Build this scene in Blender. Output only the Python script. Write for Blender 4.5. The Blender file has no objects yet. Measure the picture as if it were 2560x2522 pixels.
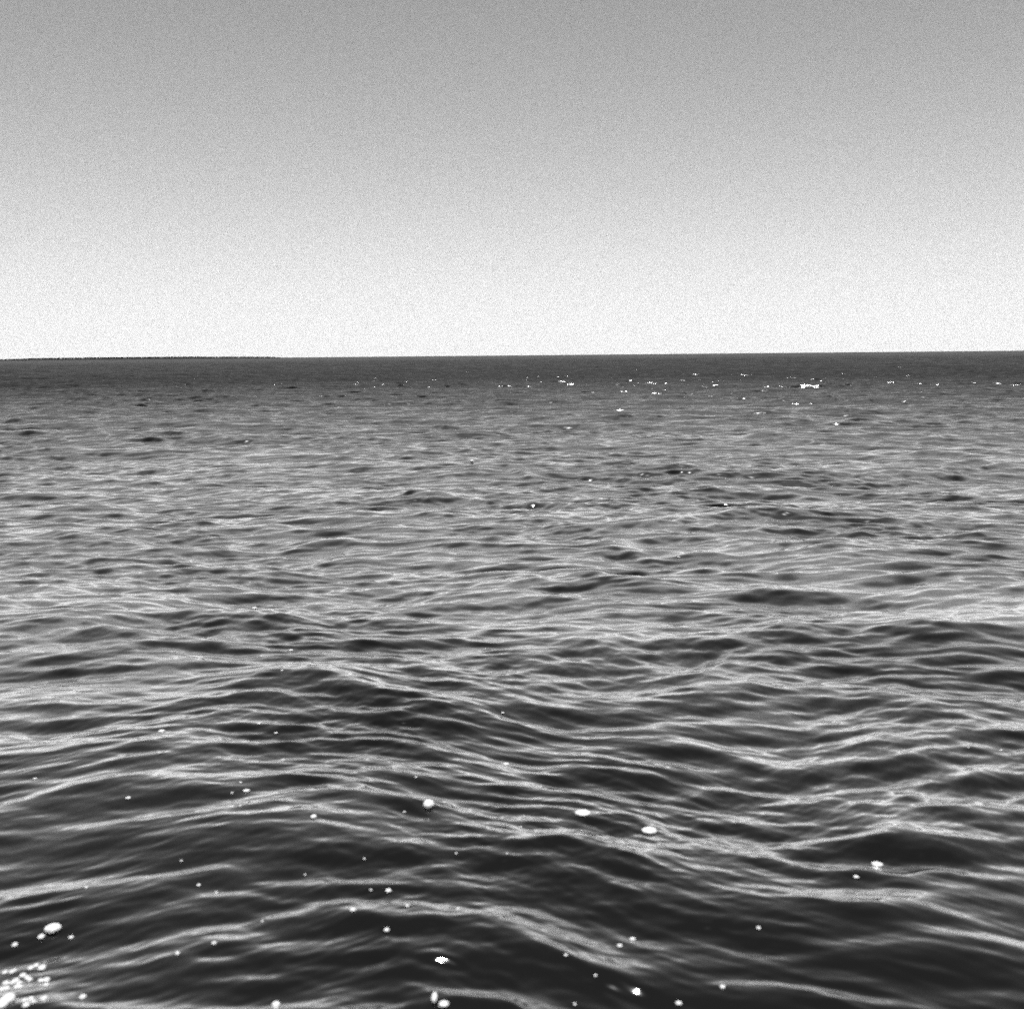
import bpy, math, random
import numpy as np
from mathutils import Vector, Matrix

scene = bpy.context.scene
col = scene.collection
R = math.radians

# ---------------------------------------------------------------- camera
CAM_H = 2.5
FOV = 50.0
F_SRC = 1280.0 / math.tan(R(FOV / 2))           # focal length in pixels of the 2560 px wide photograph
PITCH = math.atan((1261 - 888.5) / F_SRC)       # the horizon stands above the middle of the frame
ROLL = R(0.53)
cam_d = bpy.data.cameras.new('camera')
cam = bpy.data.objects.new('camera', cam_d)
col.objects.link(cam)
cam_d.sensor_fit = 'HORIZONTAL'
cam_d.sensor_width = 56.0
cam_d.angle = R(FOV)
cam_d.clip_start = 0.05
cam_d.clip_end = 60000
CAM_ROT = Matrix.Rotation(R(90) - PITCH, 4, 'X') @ Matrix.Rotation(-ROLL, 4, 'Z')
cam.matrix_world = Matrix.Translation((0, 0, CAM_H)) @ CAM_ROT
cam_d.dof.use_dof = True
cam_d.dof.focus_distance = 28.0
cam_d.dof.aperture_fstop = cam_d.lens / 17.0    # a 17 mm wide iris
scene.camera = cam

# ---------------------------------------------------------------- sky, sun, exposure
SUN_EL, SUN_AZ = R(78), R(4)                  # azimuth measured from +Y towards +X
world = bpy.data.worlds.new('World')
scene.world = world
world.use_nodes = True
wt = world.node_tree
wn, wl = wt.nodes, wt.links
wn.clear()
out = wn.new('ShaderNodeOutputWorld')
bg = wn.new('ShaderNodeBackground')
sky = wn.new('ShaderNodeTexSky')
sky.sky_type = 'NISHITA'
sky.sun_disc = False
sky.sun_elevation = SUN_EL
sky.sun_rotation = SUN_AZ
sky.air_density = 1.0
sky.dust_density = 0.0
sky.ozone_density = 1.0
sep = wn.new('ShaderNodeSeparateColor')         # black and white film behind a red filter sees the red light only
wl.new(sky.outputs[0], sep.inputs[0])
# fine film grain carried by the sky's light, the same in every direction of the world
tc = wn.new('ShaderNodeTexCoord')
gr = wn.new('ShaderNodeTexNoise')
gr.inputs['Scale'].default_value = 6000
gr.inputs['Detail'].default_value = 1.0
gr.inputs['Roughness'].default_value = 0.6
wl.new(tc.outputs['Generated'], gr.inputs['Vector'])
gm = wn.new('ShaderNodeMapRange')
gm.clamp = False
gm.inputs['From Min'].default_value = 0.25
gm.inputs['From Max'].default_value = 0.75
gm.inputs['To Min'].default_value = 0.0
gm.inputs['To Max'].default_value = 2.0
wl.new(gr.outputs[0], gm.inputs['Value'])
pw = wn.new('ShaderNodeMath'); pw.operation = 'POWER'      # contrast of the film
pw.inputs[1].default_value = 1.6
wl.new(sep.outputs[0], pw.inputs[0])


def wmath(op, src, v, first=False):
    q = wn.new('ShaderNodeMath'); q.operation = op
    wl.new(src, q.inputs[1 if first else 0])
    if v is not None:
        q.inputs[0 if first else 1].default_value = v
    return q.outputs[0]


# film shoulder, the sky's brightness levels off towards the horizon: A * (1 - exp(-k R^p))
sh = wmath('MULTIPLY', pw.outputs[0], -0.138)
sh = wmath('EXPONENT', sh, None)
sh = wmath('SUBTRACT', sh, 1.0, first=True)
sh = wmath('MULTIPLY', sh, 6.6)
mu = wn.new('ShaderNodeMath'); mu.operation = 'MULTIPLY'
wl.new(sh, mu.inputs[0])
wl.new(gm.outputs[0], mu.inputs[1])
wl.new(mu.outputs[0], bg.inputs['Color'])
bg.inputs['Strength'].default_value = 0.12
wl.new(bg.outputs[0], out.inputs[0])

sun_d = bpy.data.lights.new('sun', 'SUN')
sun_d.energy = 4.8
sun_d.angle = R(0.5)
sun_d.color = (1, 1, 1)                         # monochrome film: white light stands for the warm sun
sun = bpy.data.objects.new('sun', sun_d)
col.objects.link(sun)
sdir = Vector((math.sin(SUN_AZ) * math.cos(SUN_EL), math.cos(SUN_AZ) * math.cos(SUN_EL), math.sin(SUN_EL)))
sun.rotation_euler = sdir.to_track_quat('Z', 'Y').to_euler()
sun.location = (0, 0, 60)

vs = scene.view_settings
scene.display_settings.display_device = 'sRGB'
vs.view_transform = 'Standard'
vs.look = 'None'
vs.exposure = 0.22
vs.gamma = 1.0
cy = scene.cycles
cy.use_denoising = False                        # the renderer's own noise is kept: it reads as film grain
cy.use_adaptive_sampling = True
cy.adaptive_threshold = 1.0
cy.adaptive_min_samples = 16
cy.sample_clamp_indirect = 0
cy.caustics_reflective = False
cy.max_bounces = 4


def tag(o, label=None, cat=None, group=None, kind=None):
    for k, v in (('label', label), ('category', cat), ('group', group), ('kind', kind)):
        if v:
            o[k] = v
    return o


def ground_point(px, py, z=0.0):
    """where the line of sight through a pixel of the photograph meets the water"""
    d = CAM_ROT.to_3x3() @ Vector(((px - 1280) / F_SRC, (1261 - py) / F_SRC, -1))
    t = (z - CAM_H) / d.z
    return d.x * t, d.y * t


# ---------------------------------------------------------------- the sea surface
rng = np.random.RandomState(11)


def wave_set(n, lo, hi, steep, spread, base, power):
    w = []
    for i in range(n):
        lam = lo * (hi / lo) ** ((i + rng.rand()) / n)
        a = base + rng.randn() * spread
        k = 2 * math.pi / lam
        amp = steep / k * math.sqrt(2.0 / n) * (0.6 + 0.8 * rng.rand())
        w.append((k * math.sin(a), k * math.cos(a), rng.rand() * 2 * math.pi, amp, lam, power))
    return w


WAVES = (wave_set(12, 5.0, 14.0, 0.035, R(14), R(4), 1.5)
         + wave_set(26, 1.4, 5.0, 0.05, R(24), R(-6), 1.7)
         + wave_set(40, 0.35, 1.4, 0.125, R(20), R(3), 1.5)
         + wave_set(46, 0.12, 0.4, 0.105, R(22), R(0), 1.3)
         + wave_set(26, 0.055, 0.12, 0.045, R(30), R(-4), 1.1))

# single crests: pixels of the crest line in the photograph (1933 px wide), height, width of the front, width of the back
CRESTS = [
    ([(-80, 1440), (60, 1415), (150, 1395), (290, 1372), (380, 1390), (470, 1405)], .07, .22, .4),
    ([(-60, 1510), (60, 1478), (160, 1448), (240, 1435), (340, 1438), (430, 1450), (560, 1490)], .12, .30, .5),
    ([(330, 1255), (440, 1240), (560, 1224), (640, 1248), (750, 1268), (900, 1272), (1000, 1285)], .12, .32, .6),
    ([(-20, 1175), (60, 1143), (130, 1158), (200, 1172), (290, 1190)], .10, .30, .5),
    ([(380, 1168), (480, 1143), (560, 1158), (640, 1178)], .09, .28, .5),
    ([(1600, 1172), (1680, 1158), (1760, 1154), (1850, 1164), (1960, 1190)], .12, .35, .6),
    ([(1520, 1262), (1640, 1250), (1720, 1243), (1840, 1254)], .09, .28, .5),
    ([(1820, 1230), (1900, 1220), (1990, 1222)], .09, .30, .5),
    ([(1090, 1030), (1160, 1016), (1200, 1022), (1260, 1035)], .10, .30, .6),
    ([(1030, 1055), (1100, 1058), (1170, 1064)], .09, .30, .6),
    ([(500, 1024), (600, 1012), (650, 1008), (720, 1020)], .11, .35, .7),
    ([(560, 1048), (660, 1044), (740, 1054)], .07, .3, .6),
    ([(720, 902), (760, 912), (820, 920), (880, 924)], .13, .5, .9),
    ([(830, 884), (900, 874), (950, 870), (1000, 882), (1080, 900)], .13, .5, .9),
    ([(1150, 912), (1280, 914), (1400, 906), (1440, 906), (1560, 912)], .13, .5, .9),
    ([(1160, 1776), (1260, 1760), (1350, 1748), (1440, 1743), (1520, 1756), (1620, 1785)], .055, .17, .3),
    ([(520, 1700), (620, 1690), (700, 1722), (770, 1762), (830, 1795), (900, 1850)], .10, .28, .3),
    ([(860, 1745), (940, 1752), (1010, 1780), (1080, 1815), (1180, 1850), (1300, 1856)], .05, .10, .14),
    ([(430, 1640), (560, 1606), (690, 1576), (760, 1592), (830, 1630), (930, 1690)], .05, .13, .2),
    ([(560, 1535), (680, 1512), (780, 1520), (860, 1540), (1010, 1560)], .05, .18, .25),
    ([(780, 1480), (860, 1462), (940, 1490), (1040, 1515), (1160, 1528), (1300, 1545)], .07, .20, .3),
    ([(1000, 1448), (1100, 1462), (1200, 1482), (1290, 1500)], .05, .20, .3),
    ([(1130, 1622), (1250, 1632), (1350, 1645), (1460, 1652), (1600, 1652)], .05, .15, .2),
    ([(1560, 1545), (1700, 1570), (1840, 1600), (1990, 1640)], .06, .20, .3),
    ([(1050, 1372), (1180, 1352), (1320, 1360), (1440, 1380)], .07, .25, .4),
    ([(1500, 1450), (1640, 1440), (1780, 1455), (1960, 1450)], .06, .22, .35),
    ([(1560, 1680), (1680, 1690), (1800, 1720), (1990, 1770)], .05, .2, .25),
    ([(1300, 1100), (1420, 1088), (1560, 1100)], .06, .35, .6),
    ([(60, 1560), (200, 1545), (330, 1500), (460, 1480)], .04, .18, .3),
]


def make_crest(pts, hgt, wf, wb):
    w = []
    for px, py in pts:
        z = hgt * 0.8
        for _ in range(6):
            x, y = ground_point(px * 1.3244, py * 1.3244, z)
            z = hgt * 0.8 + float(long_swell(np.float64(x), np.float64(y)))
        w.append((x, y))
    w = np.array(w)
    xs, ys = w[:, 0], w[:, 1]
    x0, x1 = xs[0], xs[-1]
    xf = np.linspace(x0, x1, 120)
    yf = np.interp(xf, xs, ys)
    k = np.hanning(25); k /= k.sum()
    yf = np.convolve(np.pad(yf, 12, mode='edge'), k, 'valid')

    def f(x, y):
        out = np.zeros_like(x)
        m = (x > x0) & (x < x1) & (np.abs(y - ys.mean()) < 6 + 4 * wb)
        if not m.any():
            return out
        v = y[m] - np.interp(x[m], xf, yf)
        v = v + 0.10 * wf * np.sin(9 * x[m] / wf * 0.3 + 5 * v)
        t = (x[m] - x0) / (x1 - x0)
        env = np.sin(math.pi * t) ** 1.2
        out[m] = 0.7 * hgt * env * np.where(v < 0, np.exp(-(v / wf) ** 2), np.exp(-np.abs(v / wb) ** 1.6))
        return out
    return f


def long_swell(x, y):
    """one long low swell whose face rises from the camera to about nine metres out"""
    v = y - 9.0 - 0.5 * np.sin(0.35 * x)
    return 0.16 * np.where(v < 0, np.exp(-(v / 3.6) ** 2), np.exp(-(v / 9.0) ** 2))


RIDGES = [make_crest(p, h * (0.9 if p[0][1] < 1110 else 0.55 if p[0][1] > 1400 else 0.6), f, b * (1.5 if p[0][1] > 1400 else 1.0)) for p, h, f, b in CRESTS] + [long_swell]


def sea_height(x, y, cell):
    """height of the water; waves too short for the mesh cell are faded out"""
    x = x.astype(np.float32)
    y = y.astype(np.float32)
    r = np.hypot(x, y)
    wx = x + 0.35 * np.sin(0.61 * y + 0.43 * x + 1.0) + 0.12 * np.sin(1.9 * y - 1.1 * x)
    wy = y + 0.40 * np.sin(0.37 * x + 0.21 * y) + 0.14 * np.sin(1.3 * x + 0.7 * y + 2.0) + 0.05 * np.sin(3.7 * x - 1.7 * y)
    # the swell bends round a low hump in the near water
    wy = wy - 0.42 * np.exp(-((x + 1.0) / 1.7) ** 2) * np.clip((12 - r) / 5, 0, 1)
    # beyond the lee of the boat the wind raises steeper ripples
    open_sea = np.interp(r, [5, 9, 26, 42, 95], [0.88, 0.92, 1.05, 1.35, 2.1])
    open_far = np.interp(r, [5, 9, 26, 42, 110], [0.88, 0.95, 1.25, 1.7, 2.1])
    open_fine = np.interp(r, [5, 8, 14, 30, 95], [1.0, 1.05, 1.2, 1.45, 2.1])
    # gusts: patches of stronger and weaker ripples
    gust = 1.0 + 0.18 * np.sin(0.11 * wx + 0.19 * wy + 0.5) * np.sin(0.23 * wx - 0.13 * wy) + 0.20 * np.sin(0.9 * wx + 1.3 * wy) * np.sin(0.5 * wx - 0.8 * wy + 1)
    h = np.zeros_like(x)
    for kx, ky, ph, amp, lam, p in WAVES:
        fade = np.clip((lam / cell - 3.0) / 3.0, 0, 1)
        idx = fade > 0
        if not idx.any():
            continue
        s = np.sin(kx * wx[idx] + ky * wy[idx] + ph)
        s = 2 * ((s + 1) * 0.5) ** p - 1
        a = amp * fade[idx]
        if lam < 1.4:
            a = a * gust[idx]
        if lam < 9:
            a = a * (open_far if lam > 1.4 else open_sea if lam > 0.6 else open_fine)[idx]
        h[idx] += a * s
    return h + ridges(x, y)


def ridges(x, y):
    h = np.zeros_like(x)
    for f in RIDGES:
        h += f(x, y)
    return h


def polar_sea():
    # columns: fine in front, ever coarser round the back
    fine = np.arange(-34, 34.0001, 0.05)
    side, a, st = [], 34.0, 0.05
    while a < 176:
        st *= 1.035
        a += min(st, 3)
        side.append(min(a, 180))
    side = [s for s in side if s < 179]
    ang = np.concatenate([-np.array(side[::-1]), fine, np.array(side), [180.0]])
    ang = np.radians(ang)
    rs = [0.4]
    while rs[-1] < 30000:
        r = rs[-1]
        q = 0.02 if r < 2.6 else (0.0017 if r < 60 else (0.0012 if r < 500 else 0.0012 * (r / 500)))
        rs.append(r * (1 + min(q, 0.12)))
    rs = np.array(rs)
    A, Rr = np.meshgrid(ang, rs)
    x = (Rr * np.sin(A)).ravel()
    y = (Rr * np.cos(A)).ravel()
    dr = np.gradient(rs)
    da = np.gradient(ang)
    cell = np.maximum(dr[:, None] * np.ones_like(da)[None], rs[:, None] * np.abs(da)[None] * 0.8).ravel().astype(np.float32)
    z = np.empty(len(x), np.float32)
    for i in range(0, len(x), 400000):
        z[i:i + 400000] = sea_height(x[i:i + 400000], y[i:i + 400000], cell[i:i + 400000])
    nr, na = len(rs), len(ang)
    print('sea grid', nr, na, nr * na)
    i0 = (np.arange(nr - 1)[:, None] * na + np.arange(na)[None])
    i1 = (np.arange(nr - 1)[:, None] * na + (np.arange(na)[None] + 1) % na)
    faces = np.stack([i0, i0 + na, i1 + na, i1], -1).reshape(-1, 4)[:, ::-1]
    n = nr * na
    co = np.stack([x, y, z], -1).astype(np.float32)
    co = np.vstack([co, [[0, 0, float(z[:na].mean())]]]).astype(np.float32)
    cap = np.stack([np.full(na, n), np.arange(na), (np.arange(na) + 1) % na], -1)[:, ::-1]
    me = bpy.data.meshes.new('sea')
    me.vertices.add(len(co))
    me.vertices.foreach_set('co', co.ravel())
    loops = np.concatenate([faces.ravel(), cap.ravel()]).astype(np.int32)
    me.loops.add(len(loops))
    me.loops.foreach_set('vertex_index', loops)
    nf, nc = len(faces), len(cap)
    me.polygons.add(nf + nc)
    starts = np.concatenate([np.arange(nf) * 4, nf * 4 + np.arange(nc) * 3]).astype(np.int32)
    me.polygons.foreach_set('loop_start', starts)
    me.polygons.foreach_set('use_smooth', np.ones(nf + nc, bool))
    me.update(calc_edges=True)
    o = bpy.data.objects.new('sea', me)
    col.objects.link(o)
    return tag(o, kind='structure')


def water_material():
    m = bpy.data.materials.new('sea_water')
    m.use_nodes = True
    nt = m.node_tree
    n, l = nt.nodes, nt.links
    n.clear()

    def math_node(op, a, b=None, clamp=False):
        q = n.new('ShaderNodeMath'); q.operation = op; q.use_clamp = clamp
        for i, v in enumerate((a, b)):
            if v is None:
                continue
            if isinstance(v, (int, float)):
                q.inputs[i].default_value = v
            else:
                l.new(v, q.inputs[i])
        return q.outputs[0]

    def ranged(v, f0, f1, t0, t1, smooth=False):
        q = n.new('ShaderNodeMapRange')
        if smooth:
            q.interpolation_type = 'SMOOTHSTEP'
        l.new(v, q.inputs['Value'])
        q.inputs['From Min'].default_value = f0; q.inputs['From Max'].default_value = f1
        q.inputs['To Min'].default_value = t0; q.inputs['To Max'].default_value = t1
        return q.outputs[0]

    o = n.new('ShaderNodeOutputMaterial')
    geo = n.new('ShaderNodeNewGeometry')
    ln = n.new('ShaderNodeVectorMath'); ln.operation = 'LENGTH'
    l.new(geo.outputs['Position'], ln.inputs[0])
    logd = math_node('LOGARITHM', ln.outputs['Value'], 10.0)     # 10 m -> 1, 100 m -> 2
    # wind ripples finer than the mesh: small facets tilted at random, stronger out on the open water
    mp = n.new('ShaderNodeMapping'); mp.inputs['Scale'].default_value = (7, 16, 7)
    l.new(geo.outputs['Position'], mp.inputs[0])
    nz = n.new('ShaderNodeTexNoise'); nz.inputs['Scale'].default_value = 1.0
    nz.inputs['Detail'].default_value = 3; nz.inputs['Roughness'].default_value = 0.6
    l.new(mp.outputs[0], nz.inputs['Vector'])
    ct = n.new('ShaderNodeVectorMath'); ct.operation = 'SUBTRACT'
    l.new(nz.outputs['Color'], ct.inputs[0]); ct.inputs[1].default_value = (0.5, 0.5, 0.5)
    fl = n.new('ShaderNodeVectorMath'); fl.operation = 'MULTIPLY'
    l.new(ct.outputs[0], fl.inputs[0]); fl.inputs[1].default_value = (0.7, 1, 0)
    sc = n.new('ShaderNodeVectorMath'); sc.operation = 'SCALE'
    l.new(fl.outputs[0], sc.inputs[0])
    l.new(ranged(logd, 1.5, 2.1, 0.02, 1.3), sc.inputs['Scale'])
    ad = n.new('ShaderNodeVectorMath'); ad.operation = 'ADD'
    l.new(geo.outputs['Normal'], ad.inputs[0]); l.new(sc.outputs[0], ad.inputs[1])
    no = n.new('ShaderNodeVectorMath'); no.operation = 'NORMALIZE'
    l.new(ad.outputs[0], no.inputs[0])
    nrm = no.outputs[0]
    fr = n.new('ShaderNodeFresnel'); fr.inputs['IOR'].default_value = 1.34
    l.new(nrm, fr.inputs['Normal'])
    lo, hi = 0.027, ranged(logd, 0.74, 1.05, 0.29, 0.10)  # steeper than real water and varied with distance, shaping its tone
    fac = math_node('DIVIDE', math_node('SUBTRACT', fr.outputs[0], lo), math_node('SUBTRACT', hi, lo))
    fac = math_node('MAXIMUM', math_node('MINIMUM', fac, 1.0), 0.018)
    # reflectance dimmed with distance, standing in for ripples too small to model
    fac = math_node('MULTIPLY', fac, ranged(logd, 1.42, 2.1, 1.0, 0.20, False))
    gl = n.new('ShaderNodeBsdfGlossy')
    gl.distribution = 'GGX'
    l.new(nrm, gl.inputs['Normal'])
    l.new(ranged(logd, 1.0, 2.2, 0.05, 0.18), gl.inputs['Roughness'])
    gl.inputs['Color'].default_value = (1, 1, 1, 1)
    # the smooth skin of single ripples, which throws the sun back as sharp sparks
    gs = n.new('ShaderNodeBsdfGlossy')
    gs.distribution = 'GGX'
    l.new(nrm, gs.inputs['Normal'])
    gs.inputs['Roughness'].default_value = 0.05
    gs.inputs['Color'].default_value = (1, 1, 1, 1)
    gx = n.new('ShaderNodeMixShader'); gx.inputs[0].default_value = 0.1
    l.new(gl.outputs[0], gx.inputs[1]); l.new(gs.outputs[0], gx.inputs[2])
    df = n.new('ShaderNodeBsdfDiffuse'); df.inputs['Color'].default_value = (0.008, 0.008, 0.008, 1)
    mx = n.new('ShaderNodeMixShader')
    l.new(fac, mx.inputs[0]); l.new(df.outputs[0], mx.inputs[1]); l.new(gx.outputs[0], mx.inputs[2])
    l.new(mx.outputs[0], o.inputs['Surface'])
    return m


sea = polar_sea()
sea.data.materials.append(water_material())


# ---------------------------------------------------------------- the low coast on the left of the horizon
def simple_material(name, colour, rough, noise_scale=1.0, spread=0.3):
    m = bpy.data.materials.new(name)
    m.use_nodes = True
    n, l = m.node_tree.nodes, m.node_tree.links
    b = n['Principled BSDF']
    b.inputs['Roughness'].default_value = rough
    tcn = n.new('ShaderNodeTexCoord')
    nz = n.new('ShaderNodeTexNoise'); nz.inputs['Scale'].default_value = noise_scale
    nz.inputs['Detail'].default_value = 4
    l.new(tcn.outputs['Object'], nz.inputs['Vector'])
    mr = n.new('ShaderNodeMapRange')
    mr.inputs['From Min'].default_value = 0.3; mr.inputs['From Max'].default_value = 0.7
    mr.inputs['To Min'].default_value = colour * (1 - spread); mr.inputs['To Max'].default_value = colour * (1 + spread)
    l.new(nz.outputs[0], mr.inputs['Value'])
    l.new(mr.outputs[0], b.inputs['Base Color'])
    return m


def mesh_object(name, verts, faces, mat):
    me = bpy.data.meshes.new(name)
    me.from_pydata([tuple(map(float, v)) for v in verts], [], faces)
    me.update()
    me.materials.append(mat)
    o = bpy.data.objects.new(name, me)
    col.objects.link(o)
    return o


COAST = 3400.0
# pixel x in the photograph -> height in metres of the tree tops above the water
PROFILE = [(-1500, 9), (-600, 8), (-100, 7.0), (20, 6.0), (60, 7.5), (110, 9.0), (200, 9.5), (260, 9.9), (330, 9.6),
           (430, 9.8), (500, 9.8), (530, 8.2), (600, 7.6), (660, 7.0), (700, 5.0), (722, 0.8)]


def coast_point(px, depth):
    a = math.atan((px - 1280) / F_SRC)
    r = (COAST + depth) / math.cos(a)
    return r * math.sin(a), r * math.cos(a)


def build_coast():
    rnd = random.Random(5)
    pxs = np.arange(-1500, 724, 6.0)
    v, f = [], []
    depths = [(-14, -0.6), (0, 0.3), (25, 0.45), (120, 0.66), (260, 0.6), (400, -0.2)]
    for px in pxs:
        top = 0.82 * np.interp(px, [p for p, _ in PROFILE], [h for _, h in PROFILE])
        for d, k in depths:
            x, y = coast_point(px, d + rnd.uniform(-4, 4))
            z = top * k * rnd.uniform(0.85, 1.15) if k > 0 else -1.5
            v.append((x, y, z))
    nd = len(depths)
    for i in range(len(pxs) - 1):
        for j in range(nd - 1):
            a = i * nd + j
            f.append((a, a + nd, a + nd + 1, a + 1))
    o = mesh_object('headland', v, f, simple_material('coast_ground', 0.02, 0.95, 0.02))
    tag(o, kind='structure')
    # the wood: tapered trunks with crowns of leaf clumps
    v, f = [], []
    for t in range(5200):
        px = rnd.uniform(-1490, 712)
        top = 0.82 * float(np.interp(px, [p for p, _ in PROFILE], [h for _, h in PROFILE]))
        if top < 2:
            continue
        d = rnd.uniform(8, 110)
        x, y = coast_point(px, d)
        g = top * 0.25
        h = (top - g) * rnd.uniform(0.93, 1.02)
        w = h * rnd.uniform(0.32, 0.5)
        b = len(v)
        for k in range(4):
            a = k * math.pi / 2
            v.append((x + .25 * math.cos(a), y + .25 * math.sin(a), g - .8))
        v.append((x, y, g + h * .9))
        f += [(b + k, b + (k + 1) % 4, b + 4) for k in range(4)]
        for q in range(34):
            u = rnd.random()
            rr = w * math.sin(math.pi * min(1, .12 + .85 * (1 - u))) * math.sqrt(rnd.random())
            a = rnd.uniform(0, 6.283)
            c = Vector((x + rr * math.cos(a), y + rr * math.sin(a), g + h * (.1 + .9 * u)))
            b = len(v)
            for k in range(3):
                e = Vector((rnd.uniform(-1, 1), rnd.uniform(-1, 1), rnd.uniform(-.8, .8))) * (0.26 * w + .35)
                v.append(tuple(c + e))
            f.append((b, b + 1, b + 2))
    o = mesh_object('wood', v, f, simple_material('far_foliage', 0.015, 0.9, 0.3))
    tag(o, 'dark low wood on the distant coast at the left of the horizon', 'wood', kind='stuff')


build_coast()


# ---------------------------------------------------------------- sun glints on the near water, modelled as small white beads
def on_water(px, py):
    """first point of the wavy surface on the line of sight through a pixel of the photograph"""
    d = CAM_ROT.to_3x3() @ Vector(((px - 1280) / F_SRC, (1261 - py) / F_SRC, -1))
    t0 = -(CAM_H - 0.65) / d.z
    t1 = -(CAM_H + 0.35) / d.z
    t = np.linspace(t0, t1, 1200)
    x, y, z = d.x * t, d.y * t, CAM_H + d.z * t
    hh = sea_height(x, y, np.full(len(x), 0.012, np.float32))
    below = np.nonzero(z < hh)[0]
    k = below[0] if len(below) else 600
    return float(x[k]), float(y[k]), float(hh[k]), float(t[k])


def glint_material():
    m = simple_material('glint_white', 0.93, 0.3, 60.0, 0.04)  # white colour stands in for the sun's sparkle
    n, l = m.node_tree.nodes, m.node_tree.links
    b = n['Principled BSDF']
    # translucent share keeps the beads' near side bright against the sun
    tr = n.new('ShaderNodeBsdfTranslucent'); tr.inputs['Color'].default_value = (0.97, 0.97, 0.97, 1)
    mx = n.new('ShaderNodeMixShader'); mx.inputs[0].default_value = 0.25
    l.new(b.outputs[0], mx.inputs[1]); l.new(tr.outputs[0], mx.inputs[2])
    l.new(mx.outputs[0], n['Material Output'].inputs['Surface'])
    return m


GLINT_MAT = glint_material()


def ico():
    import bmesh
    bm = bmesh.new()
    bmesh.ops.create_icosphere(bm, subdivisions=2, radius=1.0)
    v = [tuple(p.co) for p in bm.verts]
    f = [tuple(q.index for q in p.verts) for p in bm.faces]
    bm.free()
    return v, f


ICO_V, ICO_F = ico()
rnd_f = random.Random(3)


def glint_fleck(px, py, rx, ry, label, cat='glint fleck', group=None, lobes=3, name='glint_fleck'):  # one sun glint, built as a lumpy white bead
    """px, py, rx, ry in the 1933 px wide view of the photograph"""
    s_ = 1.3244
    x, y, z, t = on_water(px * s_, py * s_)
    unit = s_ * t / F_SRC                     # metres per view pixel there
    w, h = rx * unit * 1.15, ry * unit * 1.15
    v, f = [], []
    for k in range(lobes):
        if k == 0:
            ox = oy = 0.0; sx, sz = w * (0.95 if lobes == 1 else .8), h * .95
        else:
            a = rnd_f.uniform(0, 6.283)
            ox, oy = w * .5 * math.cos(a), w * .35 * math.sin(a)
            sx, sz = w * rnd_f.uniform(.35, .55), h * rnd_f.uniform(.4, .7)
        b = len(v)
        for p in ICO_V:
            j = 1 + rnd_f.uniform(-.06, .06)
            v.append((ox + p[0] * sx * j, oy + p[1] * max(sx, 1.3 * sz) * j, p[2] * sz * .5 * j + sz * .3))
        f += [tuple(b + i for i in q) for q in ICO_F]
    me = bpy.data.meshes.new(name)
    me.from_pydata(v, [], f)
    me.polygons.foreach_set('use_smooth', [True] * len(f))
    me.materials.append(GLINT_MAT)
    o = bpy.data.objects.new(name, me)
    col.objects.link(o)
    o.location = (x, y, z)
    return tag(o, label, cat, group)


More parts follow.
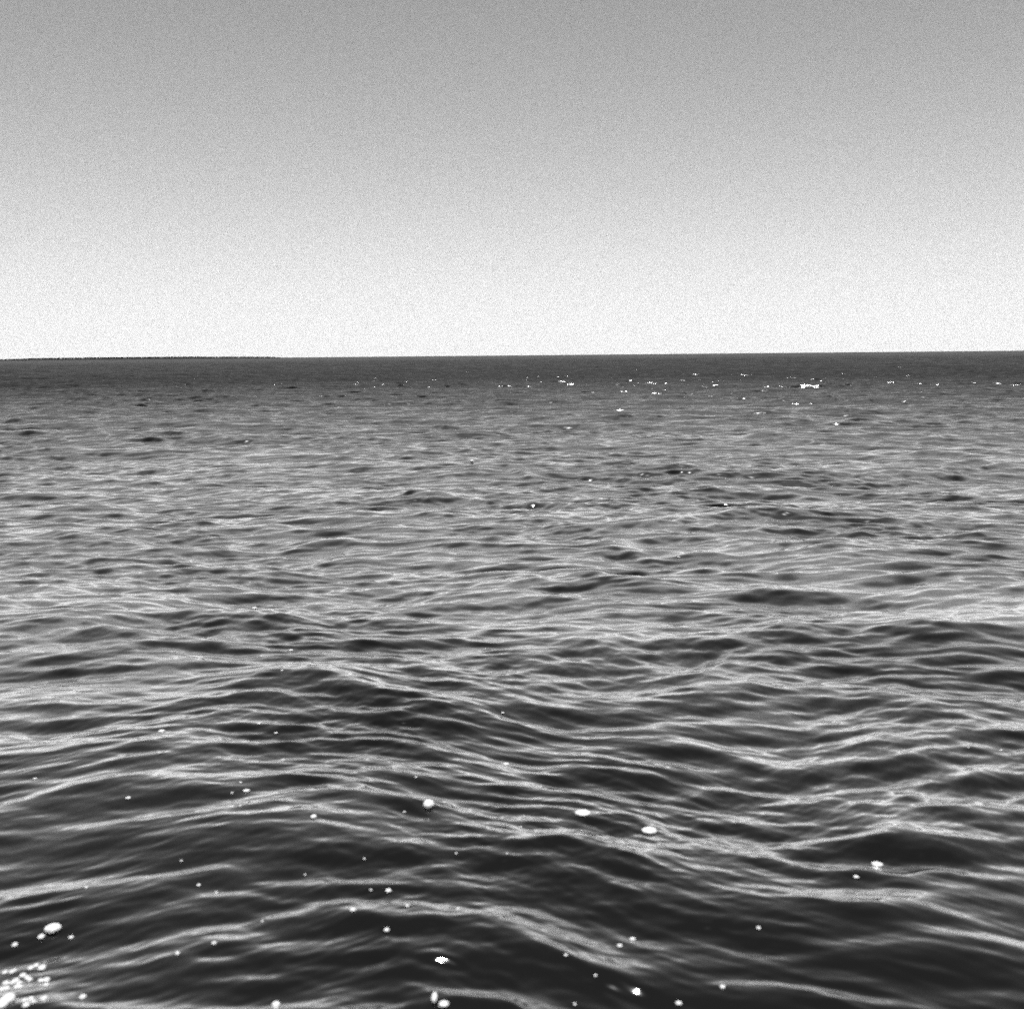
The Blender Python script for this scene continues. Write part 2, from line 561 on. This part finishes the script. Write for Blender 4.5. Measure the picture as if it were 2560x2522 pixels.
SINGLE = [
    (809, 1521, 11, 12, 'large round glowing white fleck left of the middle of the near water, on dark water', 5),
    (592, 1543, 6, 6, 'round bright white fleck on the dark wave just left of the large glowing one', 3),
    (100, 1754, 17, 10, 'widest ragged white patch of glints at the far left above the bottom left cluster', 6),
    (78, 1769, 7, 6, 'small white fleck touching the lower left edge of the wide ragged glint patch', 2),
    (134, 1770, 4.5, 4, 'round white fleck just right of and below the wide ragged glint patch', 1),
    (28, 1784, 5, 5, 'round white fleck at the left edge between the wide ragged patch and the cluster', 1),
    (666, 1718, 5.5, 5, 'round white fleck on the upper lip of the dark hollow in the near water', 1),
    (730, 1756, 5, 4.5, 'white fleck on the pale streaked crest running down from the dark hollow', 1),
    (733, 1682, 6, 5, 'broken ring shaped pale fleck above the dark hollow in the near water', 3),
    (1226, 1569, 14, 6.5, 'largest flat oval white fleck right of the middle of the near water', 1),
    (1100, 1535, 14, 4, 'thin flat white fleck lying on the bright crest left of the largest oval', 1),
    (1656, 1632, 10, 4, 'narrow oval white fleck alone on the dark water at the right', 1),
    (1616, 1656, 5, 4, 'small white fleck just below left of the narrow oval at the right', 1),
    (1432, 1752, 4, 3.5, 'small white fleck on the thin crest line at the lower right', 1),
    (1194, 1773, 5.5, 4, 'upper right white fleck of a close pair right of the bottom middle', 1),
    (1170, 1785, 5, 3.5, 'lower left dimmer fleck of a close pair right of the bottom middle', 1),
    (1364, 1863, 5, 4, 'small white fleck in the trough near the bottom, right of the middle', 1),
    (1281, 1894, 6, 4.5, 'white fleck nearest the bottom edge, right of the middle', 1),
    (521, 1896, 9, 5, 'double white fleck at the bottom edge left of the middle', 2),
    (820, 1886, 6, 12, 'tall white glint at the bottom edge below the dark hollow', 4),
    (838, 1896, 11, 6, 'slanting white glint beside the tall one at the bottom edge', 4),
    (404, 1780, 4.5, 3.5, 'white fleck on dark water above and right of another, lower left', 1),
    (335, 1800, 4, 4, 'round white fleck left of the middle of the lower left quarter', 1),
    (156, 1883, 6, 6, 'round white fleck alone just right of the bottom left cluster', 1),
    (480, 1149, 5, 4, 'bright white fleck on top of a peaked dark crest in the middle distance, left', 2),
    (549, 1228, 4, 3, 'white fleck on the crest of the long dark wave left of the middle', 1),
    (891, 871, 4, 3.5, 'lone bright fleck on a far dark crest near the middle of the picture', 1),
    (1159, 1023, 3, 2, 'tiny white fleck on the short dark crest right of the middle', 1),
    (465, 1493, 6, 3, 'flat white fleck on the shoulder of the broad dark wave, left', 1),
    (305, 1380, 6, 2.6, 'flat white fleck on the crest above the broad dark wave, far left', 1),
    (242, 1506, 4.5, 2.5, 'small slanting fleck on the face of the broad dark wave, left', 1),
    (955, 1442, 5.5, 2.4, 'small flat fleck on the pale water in the centre of the near sea', 1),
]
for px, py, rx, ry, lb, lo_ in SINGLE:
    glint_fleck(px, py, rx, ry, lb, lobes=lo_)

SMALL = [(864, 1715, 3), (495, 1739, 2.5), (375, 1671, 3.5), (408, 1685, 3.2), (163, 1675, 3.2), (342, 1625, 2.4), (438, 1497, 2.6),
         (454, 1477, 2.4), (453, 1521, 2.6), (66, 1470, 3.4), (489, 1366, 3.6), (521, 1384, 3), (301, 1421, 2.8), (534, 1435, 2.8),
         (949, 1346, 3), (785, 1467, 2.6), (763, 1533, 2.6), (532, 1266, 2.4), (1689, 1557, 3), (861, 1611, 2.4), (957, 1611, 2.2),
         (688, 1621, 2.4), (576, 1651, 2.4), (769, 1710, 3.6), (610, 1550, 2.6), (1281, 1052, 2.4), (1890, 1416, 2.4), (1828, 1411, 2.2),
         (983, 1561, 2.2), (278, 1656, 2.2), (700, 1680, 2.6), (1124, 1841, 3), (1085, 1895, 3), (1068, 1803, 3.4)]
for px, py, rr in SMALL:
    glint_fleck(px, py, rr, rr * 0.8, 'tiny white speck, one of many scattered singly over the near water away from the cluster',
               cat='glint speck', group='tiny white specks scattered over the near water', lobes=1, name='glint_speck')  # each speck is a sun glint, built as a white bead

CLUSTER = [(9, 1836, 5), (22, 1835, 5), (28, 1832, 4), (58, 1828, 5.5), (68, 1823, 5), (79, 1828, 7), (43, 1842, 6), (51, 1846, 5), (56, 1850, 5),
           (30, 1851, 5.5), (36, 1856, 5), (23, 1856, 5), (11, 1857, 6), (4, 1868, 6), (12, 1867, 6), (31, 1864, 5.5), (38, 1863, 5), (77, 1852, 5.5),
           (87, 1851, 6.5), (87, 1860, 5.5), (14, 1890, 15), (4, 1898, 13), (46, 1889, 5.5), (58, 1886, 5.5), (63, 1891, 4.5), (49, 1898, 6.5), (83, 1885, 6)]
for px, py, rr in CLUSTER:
    _lb = 'round white sun glint in the dense cluster in the bottom left corner'
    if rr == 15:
        _lb = 'largest round white sun glint in the bottom left cluster, just above the corner'
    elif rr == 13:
        _lb = 'second largest white sun glint, lowest in the very corner of the bottom left cluster'
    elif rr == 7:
        _lb = 'topmost right large glint of the dense bottom left cluster'
    glint_fleck(px, py, rr, rr * 0.9, _lb,
               cat='glint dot', group='white sun glints clustered in the bottom left corner', lobes=2 if rr > 9 else 1, name='glint_dot')
